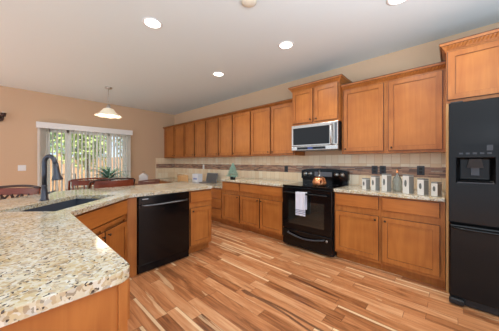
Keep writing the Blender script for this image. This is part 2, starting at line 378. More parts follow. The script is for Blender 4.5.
# ------------------------------------------------------------ cabinetry (local: x right, front faces -y at y=0, z up)
MATS = [M_['maple'], M_['glaze_and_shade'], M_['maple_door']]
def door(parent, x0, x1, z0, z1, knob=None, name='door', st=.05):
    m = MB(); y0, y1 = -.02, -.002
    m.box(x0, x0+st, y0, y1, z0, z1); m.box(x1-st, x1, y0, y1, z0, z1)
    m.box(x0+st, x1-st, y0, y1, z0, z0+st); m.box(x0+st, x1-st, y0, y1, z1-st, z1)
    m.box(x0-.005, x0, -.015, -.001, z0-.003, z1+.003, 1).box(x1, x1+.005, -.015, -.001, z0-.003, z1+.003, 1).box(x0, x1, -.012, -.001, z0-.004, z0, 1).box(x0, x1, -.012, -.001, z1, z1+.004, 1)  # dark strips round the door edges paint in the shade of the reveal
    g = .0022
    a, b, c, e = x0+st, x1-st, z0+st, z1-st
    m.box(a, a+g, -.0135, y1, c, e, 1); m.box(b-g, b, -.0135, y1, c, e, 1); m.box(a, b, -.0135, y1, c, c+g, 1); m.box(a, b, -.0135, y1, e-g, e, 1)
    d_ = m.build(name, MATS, parent)
    MB().box(a+g, b-g, -.011, -.006, c+g, e-g, 0).build('door_panel', M_['maple_door'], d_)
    if knob: kn(d_, *knob)
    return d_
def kn(parent, x, z):
    MB().lathe([(0, 0), (.006, 0), (.005, .012), (.011, .018), (.012, .024), (.006, .028), (0, .029)], 12).xf(Matrix.Translation((x, -.02, z)) @ Matrix.Rotation(R(90), 4, 'X')).build('knob', M_['bronze'], parent)
def drawer(parent, x0, x1, z0, z1):
    m = MB(); m.box(x0, x1, -.02, -.002, z0, z1, 0); m.box(x0-.005, x1+.005, -.0045, -.001, z0-.004, z1+.004, 1)  # dark border behind the front paints the gap shade round the drawer
    return m.build('drawer', [M_['maple_h'], M_['glaze_and_shade']], parent, .002)
def crown(parent, x0, x1, dep, z0, z1, left, right):
    e = .05; m = MB()
    def lay(k, za, kk, zb, mi=0):
        m.frus(x0-(k if left else 0), x1+(k if right else 0), -k, dep, za, x0-(kk if left else 0), x1+(kk if right else 0), -kk, dep, zb, mi)
    h_ = z1-z0
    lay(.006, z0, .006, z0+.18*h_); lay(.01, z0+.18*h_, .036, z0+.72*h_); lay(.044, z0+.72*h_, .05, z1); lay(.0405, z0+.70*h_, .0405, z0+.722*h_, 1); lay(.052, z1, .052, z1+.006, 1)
    c = m.build('crown_molding', MATS, parent)
    r_ = MB(); n = max(3, int((x1-x0)/.026)); 
    for i in range(n):
        x = x0+(x1-x0)*(i+.5)/n
        r_.bar((x-.007, -.020, z0+.30*h_), (x+.007, -.035, z0+.64*h_), .011, .010)
    r_.build('rope_trim', M_['maple'], c)
    return c
def upper(name, Y1, Y0, z0, z1, dep, front, ndoor, label, left=False, right=False, ctop=None, x_off=None, gapL=.02, gapR=.02):
    wdt = Y1-Y0
    r_ = empty(name, (front, Y1, 0), R(-90), label, 'cabinet')
    bd = W-.002-front
    m = MB(); m.box(0.0008, wdt-.0008, 0, bd, z0, z1)
    m.build('cabinet_body', MATS, r_)
    x = gapL; dw = (wdt-gapL-gapR-(ndoor-1)*.036)/ndoor
    for i in range(ndoor):
        kx = x+dw-.03 if (i % 2 == 0 and ndoor > 1) or (ndoor == 1) else x+.03
        if ndoor == 1: kx = x+.03
        door(r_, x, x+dw, z0+.032, z1-.02, (kx, z0+.032+.035))
        x += dw+.036
    crown(r_, 0.0008, wdt-.0008, bd, z1-.012, ctop, left, right)
    return r_
ups = [(6.43, 5.27, 2, 'two-door upper cabinet in the far corner beside the patio wall'),
       (5.27, 4.30, 2, 'two-door upper cabinet above the small office desk and laptop'),
       (4.30, 3.375, 2, 'two-door upper cabinet, third pair from the far corner'),
       (3.375, 2.86, 1, 'single-door upper cabinet above the potted plant'),
       (2.86, 1.893, 2, 'two-door upper cabinet directly left of the microwave cabinet')]
for a, b, n, lb in ups: upper('upper_cabinet', a, b, 1.372, 2.262, .33, U, n, 'orange maple '+lb, ctop=2.292, gapL=.10 if a > 6 else .02)
for a, b, lb in ((1.137, .597, 'maple single-door upper cabinet right of the microwave'), (.597, .045, 'maple single-door upper cabinet beside the refrigerator cabinet')):
    upper('upper_cabinet', a, b, 1.372, 2.265, .33, U, 1, lb, ctop=2.325, gapL=.03, gapR=.03)
upper('microwave_cabinet', 1.89, 1.14, 1.836, 2.385, .42, 3.07, 2, 'tall-mounted maple two-door cabinet right above the microwave', True, True, 2.445)
upper('refrigerator_cabinet', .040, -.93, 1.828, 2.335, .6, 2.86, 2, 'deep maple cabinet with crown above the black refrigerator', True, False, 2.40, gapL=.014)
tag(MB().box(2.86, W-.002, .022, .041, 0, 1.826).build('refrigerator_side_panel', M_['lightwood']), 'narrow maple end panel between counter and black refrigerator', 'panel')

def base_cabinet(loc, rz, wdt, dep, spec, label, kick_recess=.07, name='base_cabinet', top=.876, hollow=False, ends=(0, 0)):
    r_ = empty(name, (loc[0], loc[1], 0), rz, label, 'cabinet')
    m = MB()
    if hollow:
        t2 = .018
        m.box(.0008, t2, 0, dep, .10, top); m.box(wdt-t2, wdt-.0008, 0, dep, .10, top); m.box(0, wdt, 0, .018, .10, .135); m.box(0, wdt, 0, .018, top-.03, top); m.box(0, wdt, 0, .018, .66, .70)
        m.box(wdt/2-.03, wdt/2+.03, 0, .018, .1, .68); m.box(0, wdt, 0, dep, .10, .118); m.box(0, .05, 0, .018, .1, top); m.box(wdt-.05, wdt, 0, .018, .1, top); m.box(0, wdt, .0185, .024, .1, .66)
    else: m.box(.0008, wdt-.0008, 0, dep, .10, top)
    m.build('cabinet_body', MATS, r_)
    MB().box(0.001, wdt-.001-ends[1], kick_recess, dep-.02, 0, .10).build('toe_kick', M_['maple'], r_)
    x = .022
    for kind, x0, x1, ks in spec:
        if kind == 'D': door(r_, x0, x1, .136, .636, (x0+.03 if ks == 'L' else x1-.03, .60))
        elif kind == 'W': drawer(r_, x0, x1, .716-.05*0, .858)
        elif kind == 'd3':
            for za, zb in ((.12, .30), (.32, .50), (.52, .70)): drawer(r_, x0, x1, za, zb)
    return r_
# kitchen-wall run
def kb(Y1, Y0, spec, label): return base_cabinet((B, Y1), R(-90), Y1-Y0, .61, spec, label)
kb(3.375, 2.87, [('W', .02, .485, ''), ('D', .02, .485, 'R')], 'narrow maple base cabinet with one drawer and one door under the plant')
kb(2.87, 1.912, [('W', .022, .936, ''), ('D', .022, .468, 'R'), ('D', .49, .936, 'L')], 'wide maple base cabinet with two doors left of the range')
kb(1.125, .598, [('W', .02, .507, ''), ('D', .02, .507, 'R')], 'maple base cabinet with drawer and door right of the range')
kb(.598, .045, [('W', .02, .51, ''), ('D', .02, .51, 'L')], 'maple base cabinet with drawer and door beside the refrigerator')
# desk drawers, lower than the counters
def deskcab(Y1, Y0, label):
    r_ = empty('desk_cabinet', (B, Y1, 0), R(-90), label, 'cabinet'); w_ = Y1-Y0
    MB().box(.0008, w_-.0008, 0, .625, .10, .728).build('cabinet_body', MATS, r_); MB().box(.001, w_-.001, .07, .6, 0, .1).build('toe_kick', M_['maple'], r_)
    for za, zb in ((.12, .30), (.325, .50), (.525, .70)): drawer(r_, .02, w_-.02, za, zb)
deskcab(4.35, 3.377, 'low maple drawer cabinet under the desk beside the base cabinets')
deskcab(6.43, 5.25, 'low maple drawer cabinet under the desk in the far corner')

# ------------------------------------------------------------ counters
def top_(name, y0, y1, z, label, x0=B-.03):
    o = MB().box(x0, W-.014, y0, y1, z-.038, z).build(name, M_['granite'], None, .006); return tag(o, label, 'countertop')
top_('granite_countertop', 1.908, 3.40, .914, 'granite countertop on the wall cabinets left of the range')
top_('granite_countertop', .045, 1.13, .914, 'short granite countertop between range and refrigerator, under the canisters')
o = MB().box(B-.03, W-.014, 3.377, 6.42, .7285, .765).build('granite_desktop', M_['granite'], None, .006); tag(o, 'lower granite desk surface carrying the laptop in the far corner', 'countertop')

# island top with sink hole
s2 = math.sqrt(.5)
def dg(a, n): return (a*s2+n*-s2*1, a*s2+n*s2)      # a along the diagonal, n away from the kitchen
poly = []
cx_, cy_, rr = .278-.05, .78+.05, .05
poly += [(-.65, .78)]
for k in range(6): a = R(-90+18*k); poly.append((cx_+rr*math.cos(a), cy_+rr*math.sin(a)))
poly += [(.278, 1.972), (.86, 2.554), (1.97, 2.554), (2.01, 2.594), (2.01, 3.43), (1.97, 3.47), (.33, 3.47), (-.65, 2.49)]
SA0, SA1, SN0, SN1 = 1.62, 2.39, 1.32, 1.735
hole = [dg(SA0, SN0), dg(SA1, SN0), dg(SA1, SN1), dg(SA0, SN1)]
o = MB().prism(poly, .876, .914, [hole]).build('granite_island_top', M_['granite'], None, .007, seg=3)
tag(o, 'large angled granite island top in the foreground with the sink cut in', 'countertop')

# sink
sk = empty('kitchen_sink', (*dg(SA0, SN0), 0), R(45), 'dark undermount kitchen sink set in the corner of the granite island', 'sink')
sw, sd = SA1-SA0, SN1-SN0; q = .004
b_ = MB()
def sq(e, z): return [(-e, -e, z), (sw+e, -e, z), (sw+e, sd+e, z), (-e, sd+e, z)]
rings = [sq(.02, .8745), sq(.02, .8705), sq(.0055, .8705), sq(-.012, .69), sq(-.018, .685)]
inner = [sq(.001, .8745), sq(-.018, .70), sq(-.03, .692)]
vs = [v_ for r_ in [sq(.02, .8745), sq(.001, .8745), sq(-.018, .70), sq(-.03, .692)] for v_ in r_]
fs = [(i*4+k, i*4+(k+1) % 4, (i+1)*4+(k+1) % 4, (i+1)*4+k) for i in range(3) for k in range(4)] + [(12, 13, 14, 15)]
b_.add(vs, fs)
vs = [v_ for r_ in [sq(.02, .8745), sq(.006, .868), sq(-.01, .69)] for v_ in r_]
b_.add(vs, [(i*4+k, i*4+(k+1) % 4, (i+1)*4+(k+1) % 4, (i+1)*4+k) for i in range(2) for k in range(4)] + [(8, 9, 10, 11)])
b_.build('basin', M_['sink'], sk)
MB().lathe([(0, 0), (.03, 0), (.042, .004), (.042, 0)], 20, (sw/2, sd/2, .693)).build('drain', M_['dsteel'], sk)

# island cabinets
leg = base_cabinet((.262, .81), R(90), 1.185, .60, [('W', .02, .58, ''), ('D', .02, .58, 'R'), ('W', .61, 1.16, ''), ('D', .61, 1.16, 'L')], 'foreground maple island cabinet below the near granite corner', ends=(0, 0))
ep = MB(); ep.box(.001, .599, -.006, 0, .0, .876); ep.box(.001, .03, -.016, -.006, 0, .876); ep.box(.57, .599, -.016, -.006, 0, .876)
# end panel stands on the leg's short side facing the camera
e_ = MB(); e_.box(-.338, .235, .801, .8095, .0, .876); e_.box(.235, .262, .793, .8095, 0, .876); e_.box(-.338, -.30, .793, .801, 0, .876)
inv = Matrix.Rotation(-R(90), 4, 'Z') @ Matrix.Translation((-.262, -.81, 0))
e_.xf(inv).build('end_panel', M_['maple'], leg)
base_cabinet((.264, 2.0), R(45), .826, .54, [('D', .03, .402, 'R'), ('D', .424, .796, 'L')], 'angled maple sink cabinet between the near island leg and dishwasher', hollow=True, name='sink_cabinet')
for o in [q_ for q_ in bpy.data.objects if q_.name.startswith('sink_cabinet')]: drawer(o, .03, .796, .716, .858)['label'] = 'false drawer front'
tag(MB().box(.852, .948, 2.584, 2.70, 0, .876).build('cabinet_filler_panel', M_['maple']), 'narrow upright maple filler panel left of the dishwasher', 'panel')
base_cabinet((1.606, 2.584), 0, .378, .60, [('W', .02, .358, ''), ('D', .02, .358, 'L')], 'small maple base cabinet at the island end, right of the dishwasher', ends=(0, .0))
tag(MB().box(.55, 1.984, 3.187, 3.205, 0, .876).build('island_back_panel', M_['maple_h']), 'maple back panel of the island under the bar overhang', 'panel')

# dishwasher
dw = empty('dishwasher', (.953, 2.584, 0), 0, 'black dishwasher with a bar handle in the island', 'dishwasher')
MB().box(.003, .645, 0, .58, .09, .87).build('dishwasher_body', M_['blackmat'], dw)
MB().box(.003, .645, -.028, -.001, .105, .775).build('door', M_['black'], dw, .004)
cp = MB().box(.003, .645, -.028, -.001, .78, .868).build('control_panel', M_['black'], dw, .004)
tx = MB()
for k in range(7): tx.box(.045+k*.0095, .052+k*.0095, -.0287, -.028, .838, .846)
tx.build('maker_lettering', M_['logo'], cp)
hb = MB().tube([(.04, -.028, .775), (.045, -.055, .772), (.12, -.066, .77), (.32, -.072, .77), (.53, -.066, .77), (.60, -.055, .772), (.605, -.028, .775)], .0085)
hb.build('handle', M_['dsteel'], dw)
MB().box(.01, .64, .02, .05, 0, .10).build('toe_panel', M_['blackmat'], dw)
MB().box(.003, .645, -.016, .02, .012, .10).build('kick_plate', M_['black'], dw, .003)

# ------------------------------------------------------------ range
rg = empty('electric_range', (B-.045, 1.902, 0), R(-90), 'black freestanding electric range with glass cooktop between base cabinets', 'stove')
RW = .768; RD = W-.02-(B-.045)
MB().box(.003, RW-.003, .03, RD, .02, .895).build('range_body', M_['blackmat'], rg)
for x in (.05, RW-.05):
    for y in (.08, RD-.08): MB().lathe([(.0, 0), (.018, 0), (.018, .022), (0, .022)], 10, (x, y, 0)).build('leveling_foot', M_['blackmat'], rg)
ct = MB().box(.0, RW, -.01, RD-.07, .895, .918).build('glass_cooktop', M_['blackglass'], rg, .005)
for bx, by, br in ((.2, .15, .10), (.57, .15, .08), (.2, .43, .08), (.57, .43, .10)):
    MB().lathe([(br-.003, .9183), (br, .9186), (br+.003, .9183)], 32, (bx, by, 0)).build('burner_ring', M_['charcoal'], ct)
od = MB().box(.006, RW-.006, -.012, .028, .278, .885).build('oven_door', M_['black'], rg, .006)
MB().box(.11, RW-.11, -.0135, -.0122, .36, .70).build('oven_window', plain('oven_window', (36, 38, 34), .08, spec=.7), od)
oh = MB(); oh.tube([(.06, -.012, .812), (.065, -.05, .815), (.12, -.056, .815), (RW/2, -.06, .815), (RW-.12, -.056, .815), (RW-.065, -.05, .815), (RW-.06, -.012, .812)], .013)
oh.build('oven_handle', M_['black'], od)
sdw = MB().box(.006, RW-.006, -.010, .028, .045, .268).build('storage_drawer', M_['black'], rg, .006)
n = 14; pts = [(.11+(RW-.22)*k/(n-1), -.035, .225-.045*math.sin(math.pi*k/(n-1))) for k in range(n)]
MB().tube([(.11, -.01, .225)]+pts+[(RW-.11, -.01, .225)], .011).build('drawer_handle', M_['charcoal'], sdw)
MB().lathe([(0, 0), (.016, 0), (.016, .003), (0, .004)], 18).xf(Matrix.Translation((RW-.075, -.0105, .215)) @ Matrix.Rotation(R(90), 4, 'X')).build('maker_badge', M_['steel'], sdw)
# back console with rounded top
cpf = []
n = 16
for k in range(n+1):
    u = k/n; x = .0+RW*u; cpf.append((x, 1.118+.038*math.sin(math.pi*u)**.6))
con = [(0, .985), (RW, .985)] + [(x, z) for x, z in reversed(cpf)]
cm = MB().prism(con, 0, .075, tf=lambda v_: (v_[0], RD-.085-.02*((v_[1]-.98)/.17)*-1*0+v_[2]*1.0, v_[1]))
co = cm.build('console', M_['black'], rg, .01)
MB().box(.012, RW-.012, RD-.068, RD-.01, .90, .99).build('console_riser', M_['black'], rg)
for kx in (.075, .16, .60, .685):
    MB().lathe([(0, .0), (.034, 0), (.034, .003), (.023, .004), (.021, .022), (0, .024)], 20).xf(Matrix.Translation((kx, RD-.086, 1.065)) @ Matrix.Rotation(R(90), 4, 'X')).build('burner_knob', M_['steel'], co)
MB().box(.24, .53, RD-.0872, RD-.0855, 1.03, 1.10).build('control_display', M_['dsteel'], co)

# towel on the oven handle
tw = empty('dish_towel', (B-.045, 1.902, 0), R(-90), 'white folded dish towel with grey stripes hanging from the oven handle', 'towel')
def towelface(z0, z1, y, mi=0, t=.006, name='towel_cloth', mat=M_['towel'], par=tw):
    m = MB(); n = 12; X0, X1 = .275, .425
    for s_ in range(2): pass
    pf = [(X0+(X1-X0)*k/n, y-.004*math.sin(k*1.3)-.002) for k in range(n+1)]
    pb = [(x, yy+t) for x, yy in reversed(pf)]
    m.prism(pf+pb, z0, z1); return m.build(name, mat, par)
towelface(.515, .815, -.088); towelface(.60, .815, -.040, name='towel_back_fold')
m = MB(); m.box(.275, .425, -.094, -.034, .8295, .838); m.box(.275, .425, -.094, -.082, .80, .838); m.box(.275, .425, -.046, -.034, .80, .838); m.build('towel_top_fold', M_['towel'], tw, .004)
for z in (.54, .565, .585): towelface(z, z+.011, -.0895, t=.002, name='stripe', mat=M_['towelstripe'])

# ------------------------------------------------------------ microwave
mw = empty('microwave_oven', (3.04, 1.885, 0), R(-90), 'stainless over-the-range microwave with black window mounted under a cabinet', 'microwave')
MW = .735; z0, z1 = 1.44, 1.832; mdp = W-.016-3.04
MB().box(0, MW, .035, mdp, z0+.004, z1).build('microwave_body', M_['blackmat'], mw)
fr = MB(); fr.box(0, MW, 0, .034, z0+.065, z1)
md = fr.build('door', M_['steel'], mw, .006)
MB().box(.03, .615, -.002, 0, z0+.085, z1-.045).build('door_window', M_['blackglass'], md, .0005)
MB().tube([(.65, 0, z1-.04), (.65, -.035, z1-.05), (.65, -.044, (z0+z1)/2+.02), (.65, -.035, z0+.09), (.65, 0, z0+.08)], .011).build('handle', M_['steel'], md)
MB().box(.69, .722, -.001, 0, z0+.08, z1-.02).build('side_trim', M_['dsteel'], md)
cpn = MB().box(0, MW, 0, .034, z0, z0+.062).build('control_strip', M_['steel'], mw, .006)
MB().box(.10, .56, -.0015, 0, z0+.012, z0+.05).build('control_display', M_['blackglass'], cpn)
MB().box(.28, .36, -.002, -.0015, z0+.02, z0+.042).build('clock_display', plain('blue_display', (70, 84, 150), .3), cpn)
MB().box(.03, MW-.03, .02, .3, z0-.003, z0+.003).build('underside_vent', M_['dsteel'], mw)

# ------------------------------------------------------------ refrigerator
fg = empty('refrigerator', (2.65, .018, 0), R(-90), 'tall black bottom-freezer refrigerator with ice dispenser at the right edge', 'refrigerator')
FW = .91
MB().box(.004, FW-.004, .07, .80, .03, 1.78).build('fridge_body', M_['fridge'], fg, .006)
for x in (.05, FW-.05):
    for y in (.12, .7): MB().lathe([(0, 0), (.025, 0), (.025, .032), (0, .032)], 12, (x, y, 0)).build('roller_foot', M_['blackmat'], fg)
# left door with real recess for the dispenser
dx0, dx1, dz0, dz1 = .045, .28, 1.08, 1.30
ld = MB()
def ring(x0, x1, z0, z1, a0, a1, c0, c1, y0, y1):
    ld.box(x0, a0, y0, y1, z0, z1); ld.box(a1, x1, y0, y1, z0, z1); ld.box(a0, a1, y0, y1, z0, c0); ld.box(a0, a1, y0, y1, c1, z1)
vs = []
def P4(x0, x1, z0, z1, y): return [(x0, y, z0), (x1, y, z0), (x1, y, z1), (x0, y, z1)]
ddx = FW/2-.003
vs = P4(0, ddx, .735, 1.785, 0)+P4(dx0, dx1, dz0, dz1, 0)+P4(dx0+.03, dx1-.03, dz0+.04, dz1-.01, .052)+P4(0, ddx, .735, 1.785, .066)
fs = []
for a_, b__ in ((0, 4), (4, 8)):
    for k in range(4): fs.append((a_+k, a_+(k+1) % 4, b__+(k+1) % 4, b__+k))
fs.append((8, 9, 10, 11)); fs.append((15, 14, 13, 12))
for k in range(4): fs.append((k, (k+1) % 4, 12+(k+1) % 4, 12+k))
ld.add(vs, fs)
lo = ld.build('refrigerator_door', M_['fridge'], fg, .004)
dp = MB().box(dx0+.002, dx1-.002, -.004, -.0005, dz1+.004, dz1+.122).build('dispenser_controls', M_['black'], lo, .001)
for k in range(5): MB().box(dx0+.02+k*.042, dx0+.045+k*.042, -.005, -.004, dz1+.03, dz1+.045).build('touch_button', M_['charcoal'], dp)
MB().box(dx1-.05, dx1-.015, -.005, -.004, dz1+.06, dz1+.105).build('dispenser_display', M_['charcoal'], dp)
MB().frus(.115, .215, .012, .05, 1.215, .13, .2, .0, .05, 1.29).build('dispenser_chute', M_['blackmat'], lo)
MB().box(.14, .19, .03, .052, 1.15, 1.215).build('dispenser_paddle', M_['charcoal'], lo)
MB().box(dx0+.01, dx1-.01, .0, .045, 1.083, 1.090).build('drip_tray', M_['charcoal'], lo)
MB().box(ddx+.006, FW, 0, .066, .735, 1.785).build('refrigerator_door', M_['fridge'], fg, .012)
fz = MB().box(0, FW, 0, .066, .075, .715).build('freezer_door', M_['fridge'], fg, .014)
MB().tube([(.03, 0, .69), (.03, -.035, .69), (.10, -.045, .69), (FW-.10, -.045, .69), (FW-.03, -.035, .69), (FW-.03, 0, .69)], .011).build('handle', M_['black'], fz)
for s_, x in ((-1, ddx-.035), (1, ddx+.045)): MB().tube([(x, 0, .80), (x, -.04, .82), (x, -.05, 1.2), (x, -.04, 1.6), (x, 0, 1.62)], .012).build('handle', M_['black'], fg)
MB().box(.01, FW-.01, .03, .06, .012, .068).build('base_grille', M_['blackmat'], fg, .004)
MB().box(.0, .10, -.012, .03, .012, .066).build('corner_cover', M_['blackmat'], fg, .012)
MB().box(.01, .09, .01, .12, 1.782, 1.797).build('hinge_cover', M_['blackmat'], fg)

# ------------------------------------------------------------ faucet
fx_, fy_ = dg(2.09, 1.80)
fa = empty('kitchen_faucet', (fx_, fy_, .914), R(-45), 'tall dark gooseneck pull-down faucet behind the island sink', 'faucet')   # local x towards the sink
MB().lathe([(0, 0), (.034, 0), (.034, .006), (.026, .02), (.022, .09), (.019, .12), (.021, .125), (.021, .135), (.017, .14), (0, .14)], 20).build('base', M_['slate'], fa)
pts = [(0, 0, .135), (0, 0, .25), (0, 0, .345)]
ra = .046
for k in range(1, 12): a = math.pi*k/11*.93; pts.append((ra-ra*math.cos(a), 0, .345+ra*1.25*math.sin(a)))
lx, _, lz = pts[-1]; pts.append((lx+.012, 0, lz-.03))
MB().tube(pts, .0185, 12).build('gooseneck', M_['slate'], fa)
MB().tube([(lx+.010, 0, lz-.02), (lx+.014, 0, lz-.06), (lx+.020, 0, lz-.12), (lx+.024, 0, lz-.165), (lx+.025, 0, lz-.175)], [.0195, .021, .026, .040, .040], 14).build('spray_head', M_['slate'], fa)
MB().tube([(0, .015, .055), (.01, .05, .065), (.03, .085, .075)], [.011, .008, .007]).build('lever_handle', M_['slate'], fa)

# ------------------------------------------------------------ chairs
def dining_armchair(name, loc, rz, wood_, label, cat='chair', seat=.45, crest=.95, width=.56, arms=True, broad=.10, splat=False, group=None, dark=None):
    """front faces +y locally; the back is at y=-.2"""
    dark = dark or wood_
    r_ = empty(name, (loc[0], loc[1], 0), rz, label, cat, group)
    hw = width/2
    MB().prism([(-hw*.8, -.2), (hw*.8, -.2), (hw*.92, .2), (hw*.7, .23), (-hw*.7, .23), (-hw*.92, .2)], seat-.035, seat).build('seat', wood_, r_, .01)
    for sx in (-1, 1):
        MB().tube([(sx*hw*.72, .17, seat-.035), (sx*hw*.8, .19, seat*.5), (sx*hw*.86, .21, 0)], [.019, .021, .014], 10).build('leg', dark, r_)
        MB().tube([(sx*hw*.68, -.16, seat-.035), (sx*hw*.76, -.19, seat*.5), (sx*hw*.82, -.23, 0)], [.019, .021, .014], 10).build('leg', dark, r_)
    MB().tube([(-hw*.79, .195, seat*.38), (hw*.79, .195, seat*.38)], .011).build('stretcher', dark, r_)
    MB().tube([(-hw*.77, -.2, seat*.3), (hw*.77, -.2, seat*.3)], .011).build('stretcher', dark, r_)
    n = 12; m = MB(); f_ = []; bk = []
    for k in range(n+1):
        u = k/n*2-1; x = hw*.93*u; y = -.29+.07*u*u; f_.append((x, y)); bk.append((x, y+.022))
    m.prism(f_+bk[::-1], crest-broad, crest-.006)
    bo = m.build('crest_rail', wood_, r_, .006)
    pts = [(hw*.93*(k/n*2-1), -.28+.07*(k/n*2-1)**2, crest+.018*(1-(k/n*2-1)**2)) for k in range(n+1)]
    MB().tube(pts, .014).build('top_bow', dark, bo)
    for k in range(5):
        u = (k-2)/2.6
        MB().tube([(hw*.72*u, -.175, seat-.01), (hw*.85*u, -.27+.07*u*u, crest-broad+.01)], .008, 8).build('spindle', dark, r_)
    if splat:
        for k in range(4):
            u0 = -.75+.42*k; u1 = u0+.3
            zb = crest-broad; zt = zb-.10
            MB().bar((hw*u0, -.265, zb), (hw*u1, -.255, zt), .022, .012).build('cross_slat', dark, r_)
            MB().bar((hw*u1, -.262, zb), (hw*u0, -.252, zt), .022, .012).build('cross_slat', dark, r_)
    for sx in (-1, 1):
        MB().tube([(sx*hw*.78, -.17, seat-.01), (sx*hw*.90, -.215, crest-.02)], [.014, .011]).build('back_post', dark, r_)
        if arms:
            az = seat+.22
            MB().tube([(sx*hw*.93, -.215, crest-.01), (sx*hw*1.05, -.16, crest-.02), (sx*hw*1.08, -.06, az+.14), (sx*hw*1.05, .08, az), (sx*hw*1.0, .2, az)], .015).build('arm', dark, r_)
            MB().tube([(sx*hw*.85, .15, seat-.01), (sx*hw*1.02, .16, az)], .010).build('arm_post', dark, r_)
    return r_
dining_armchair('bar_stool', (-.11, 3.52), R(225-90), M_['darkwood'], 'cherry wood bar stool with black crossed slats at the island, left edge', 'stool', .62, .965, .56, False, .085, True, dark=M_['blackwood'])
dining_armchair('dining_armchair', (.95, 4.71), R(-10), M_['darkwood'], 'dark cherry bow-armed chair at the left side of the dining table', width=.54, dark=M_['darkwood'], crest=.965, broad=.09)
dining_armchair('dining_armchair', (1.09, 4.06), R(0), M_['darkwood'], 'reddish cherry armchair with broad back rail, in front of the patio door', width=.58, crest=.985, broad=.125, dark=M_['blackwood'])
dining_armchair('dining_chair', (1.77, 4.52), R(12), M_['brownwood'], 'brown dining chair with low wide crest in front of the white house ornament', width=.48, crest=.895, broad=.08, arms=False)
dining_armchair('desk_chair', (3.0, 4.76), R(-90), M_['lightwood'], 'light honey oak chair tucked at the granite desk', width=.50, crest=.935, broad=.13, arms=False)

# dining table with things on it
tb = empty('dining_table', (1.42, 5.2, 0), 0, 'oval dark wood dining table below the pendant lamp', 'table')
pl_ = [(.75*math.cos(2*math.pi*k/32), .45*math.sin(2*math.pi*k/32)) for k in range(32)]
MB().prism(pl_, .72, .75).build('tabletop', M_['darkwood'], tb, .006)
MB().lathe([(0, .05), (.10, .05), (.07, .12), (.05, .3), (.09, .45), (.06, .6), (.16, .72), (0, .72)], 20).build('pedestal', M_['darkwood'], tb)
for k in range(4):
    a = R(45+90*k); MB().tube([(0, 0, .12), (.2*math.cos(a), .2*math.sin(a), .08), (.42*math.cos(a), .42*math.sin(a), .02)], [.035, .028, .02]).build('foot', M_['darkwood'], tb)

def fronds(name, mat, parent, n, length, h0, seed, droop=1.0, wid=.03, spread=1.0):
    rn = random.Random(seed); m = MB()
    for i in range(n):
        a = rn.uniform(0, 2*math.pi); el = R(rn.uniform(25, 85)); ln = length*rn.uniform(.6, 1); pr = None
        vs = []; ns = 6; x = y = 0; z = h0; e = el
        for k in range(ns+1):
            wv = wid*math.sin(math.pi*(k+.4)/(ns+.8)); sx, sy = -math.sin(a)*wv, math.cos(a)*wv
            vs += [(x-sx, y-sy, z), (x+sx, y+sy, z+.004)]
            st = ln/ns; x += math.cos(e)*math.cos(a)*st*spread; y += math.cos(e)*math.sin(a)*st*spread; z += math.sin(e)*st; e -= droop*.28
        m.add(vs, [(2*k, 2*k+1, 2*k+3, 2*k+2) for k in range(ns)], 0, True)
    return m.build(name, mat, parent)
fp = empty('potted_fern', (1.33, 5.1, .75), 0, 'bluish green arching fern in a pot on the dining table', 'plant')
MB().lathe([(0, 0), (.06, 0), (.085, .13), (.09, .135), (.075, .14), (.07, .12), (0, .12)], 20).build('pot', M_['cerm'], fp)
fronds('fronds', M_['leaf'], fp, 60, .50, .12, 3, .8, .014); fronds('young_fronds', M_['leaf2'], fp, 34, .44, .12, 5, .7, .012)
# white house ornament
ho = empty('house_lantern', (2.04, 5.16, .75), R(-35), 'small white house-shaped lantern standing on the dining table', 'lantern')
hm = MB(); hm.box(-.085, .085, -.05, .05, 0, .012)
for sx in (-1, 1):
    for sy in (-1, 1): hm.box(sx*.085-(.012 if sx > 0 else 0), sx*.085+(.012 if sx < 0 else 0), sy*.05-(.012 if sy > 0 else 0), sy*.05+(.012 if sy < 0 else 0), 0, .19)
hm.box(-.085, .085, -.05, -.042, .15, .19); hm.box(-.085, .085, .042, .05, .15, .19); hm.box(-.008, .008, -.05, -.042, 0, .19)
hm.box(-.085, .085, -.05, -.042, 0, .03); hm.box(-.085, .085, .042, .05, 0, .19)
hm.build('frame', M_['cerm'], ho)
MB().prism([(-.10, .19), (.10, .19), (.0, .262)], -.06, .06, tf=lambda v_: (v_[0], v_[2], v_[1])).build('roof', M_['cerm'], ho)
MB().tube([(.03*math.cos(a_), 0, .27+.03*math.sin(a_)) for a_ in [math.pi*k/8 for k in range(9)]], .003, 6).build('ring_handle', M_['dsteel'], ho)

# ------------------------------------------------------------ pendant lamp
pn = empty('pendant_lamp', (1.31, 5.02, H), 0, 'white glass bell pendant lamp hanging on a rod over the dining table', 'lamp')
MB().lathe([(0, -.0), (.065, 0), (.06, -.025), (.02, -.035), (0, -.035)], 24).build('ceiling_canopy', M_['steel'], pn)
MB().tube([(0, 0, -.03), (0, 0, -.36)], .006).build('rod', M_['steel'], pn)
MB().lathe([(0, -.34), (.02, -.34), (.035, -.38), (.045, -.43), (.03, -.44), (0, -.44)], 20).build('socket_cap', M_['steel'], pn)
nseg = 40; prof = [(.04, -.415), (.085, -.43), (.115, -.475), (.15, -.515), (.195, -.55), (.232, -.572)]
sh = MB(); vs = []
for j, (r0, z0_) in enumerate(prof):
    for k in range(nseg):
        a = 2*math.pi*k/nseg; rr_ = r0*(1+.012*(j/5)*math.cos(8*a)); vs.append((rr_*math.cos(a), rr_*math.sin(a), z0_+.006*(j/5)**2*math.cos(8*a)))
n1_ = len(vs); vs += [(x*.985, y*.985, z-.004) for x, y, z in vs]
fs = [(j*nseg+k, j*nseg+(k+1) % nseg, (j+1)*nseg+(k+1) % nseg, (j+1)*nseg+k) for j in range(5) for k in range(nseg)]
fs += [tuple(n1_+i for i in f_[::-1]) for f_ in fs] + [(5*nseg+k, 5*nseg+(k+1) % nseg, n1_+5*nseg+(k+1) % nseg, n1_+5*nseg+k) for k in range(nseg)]
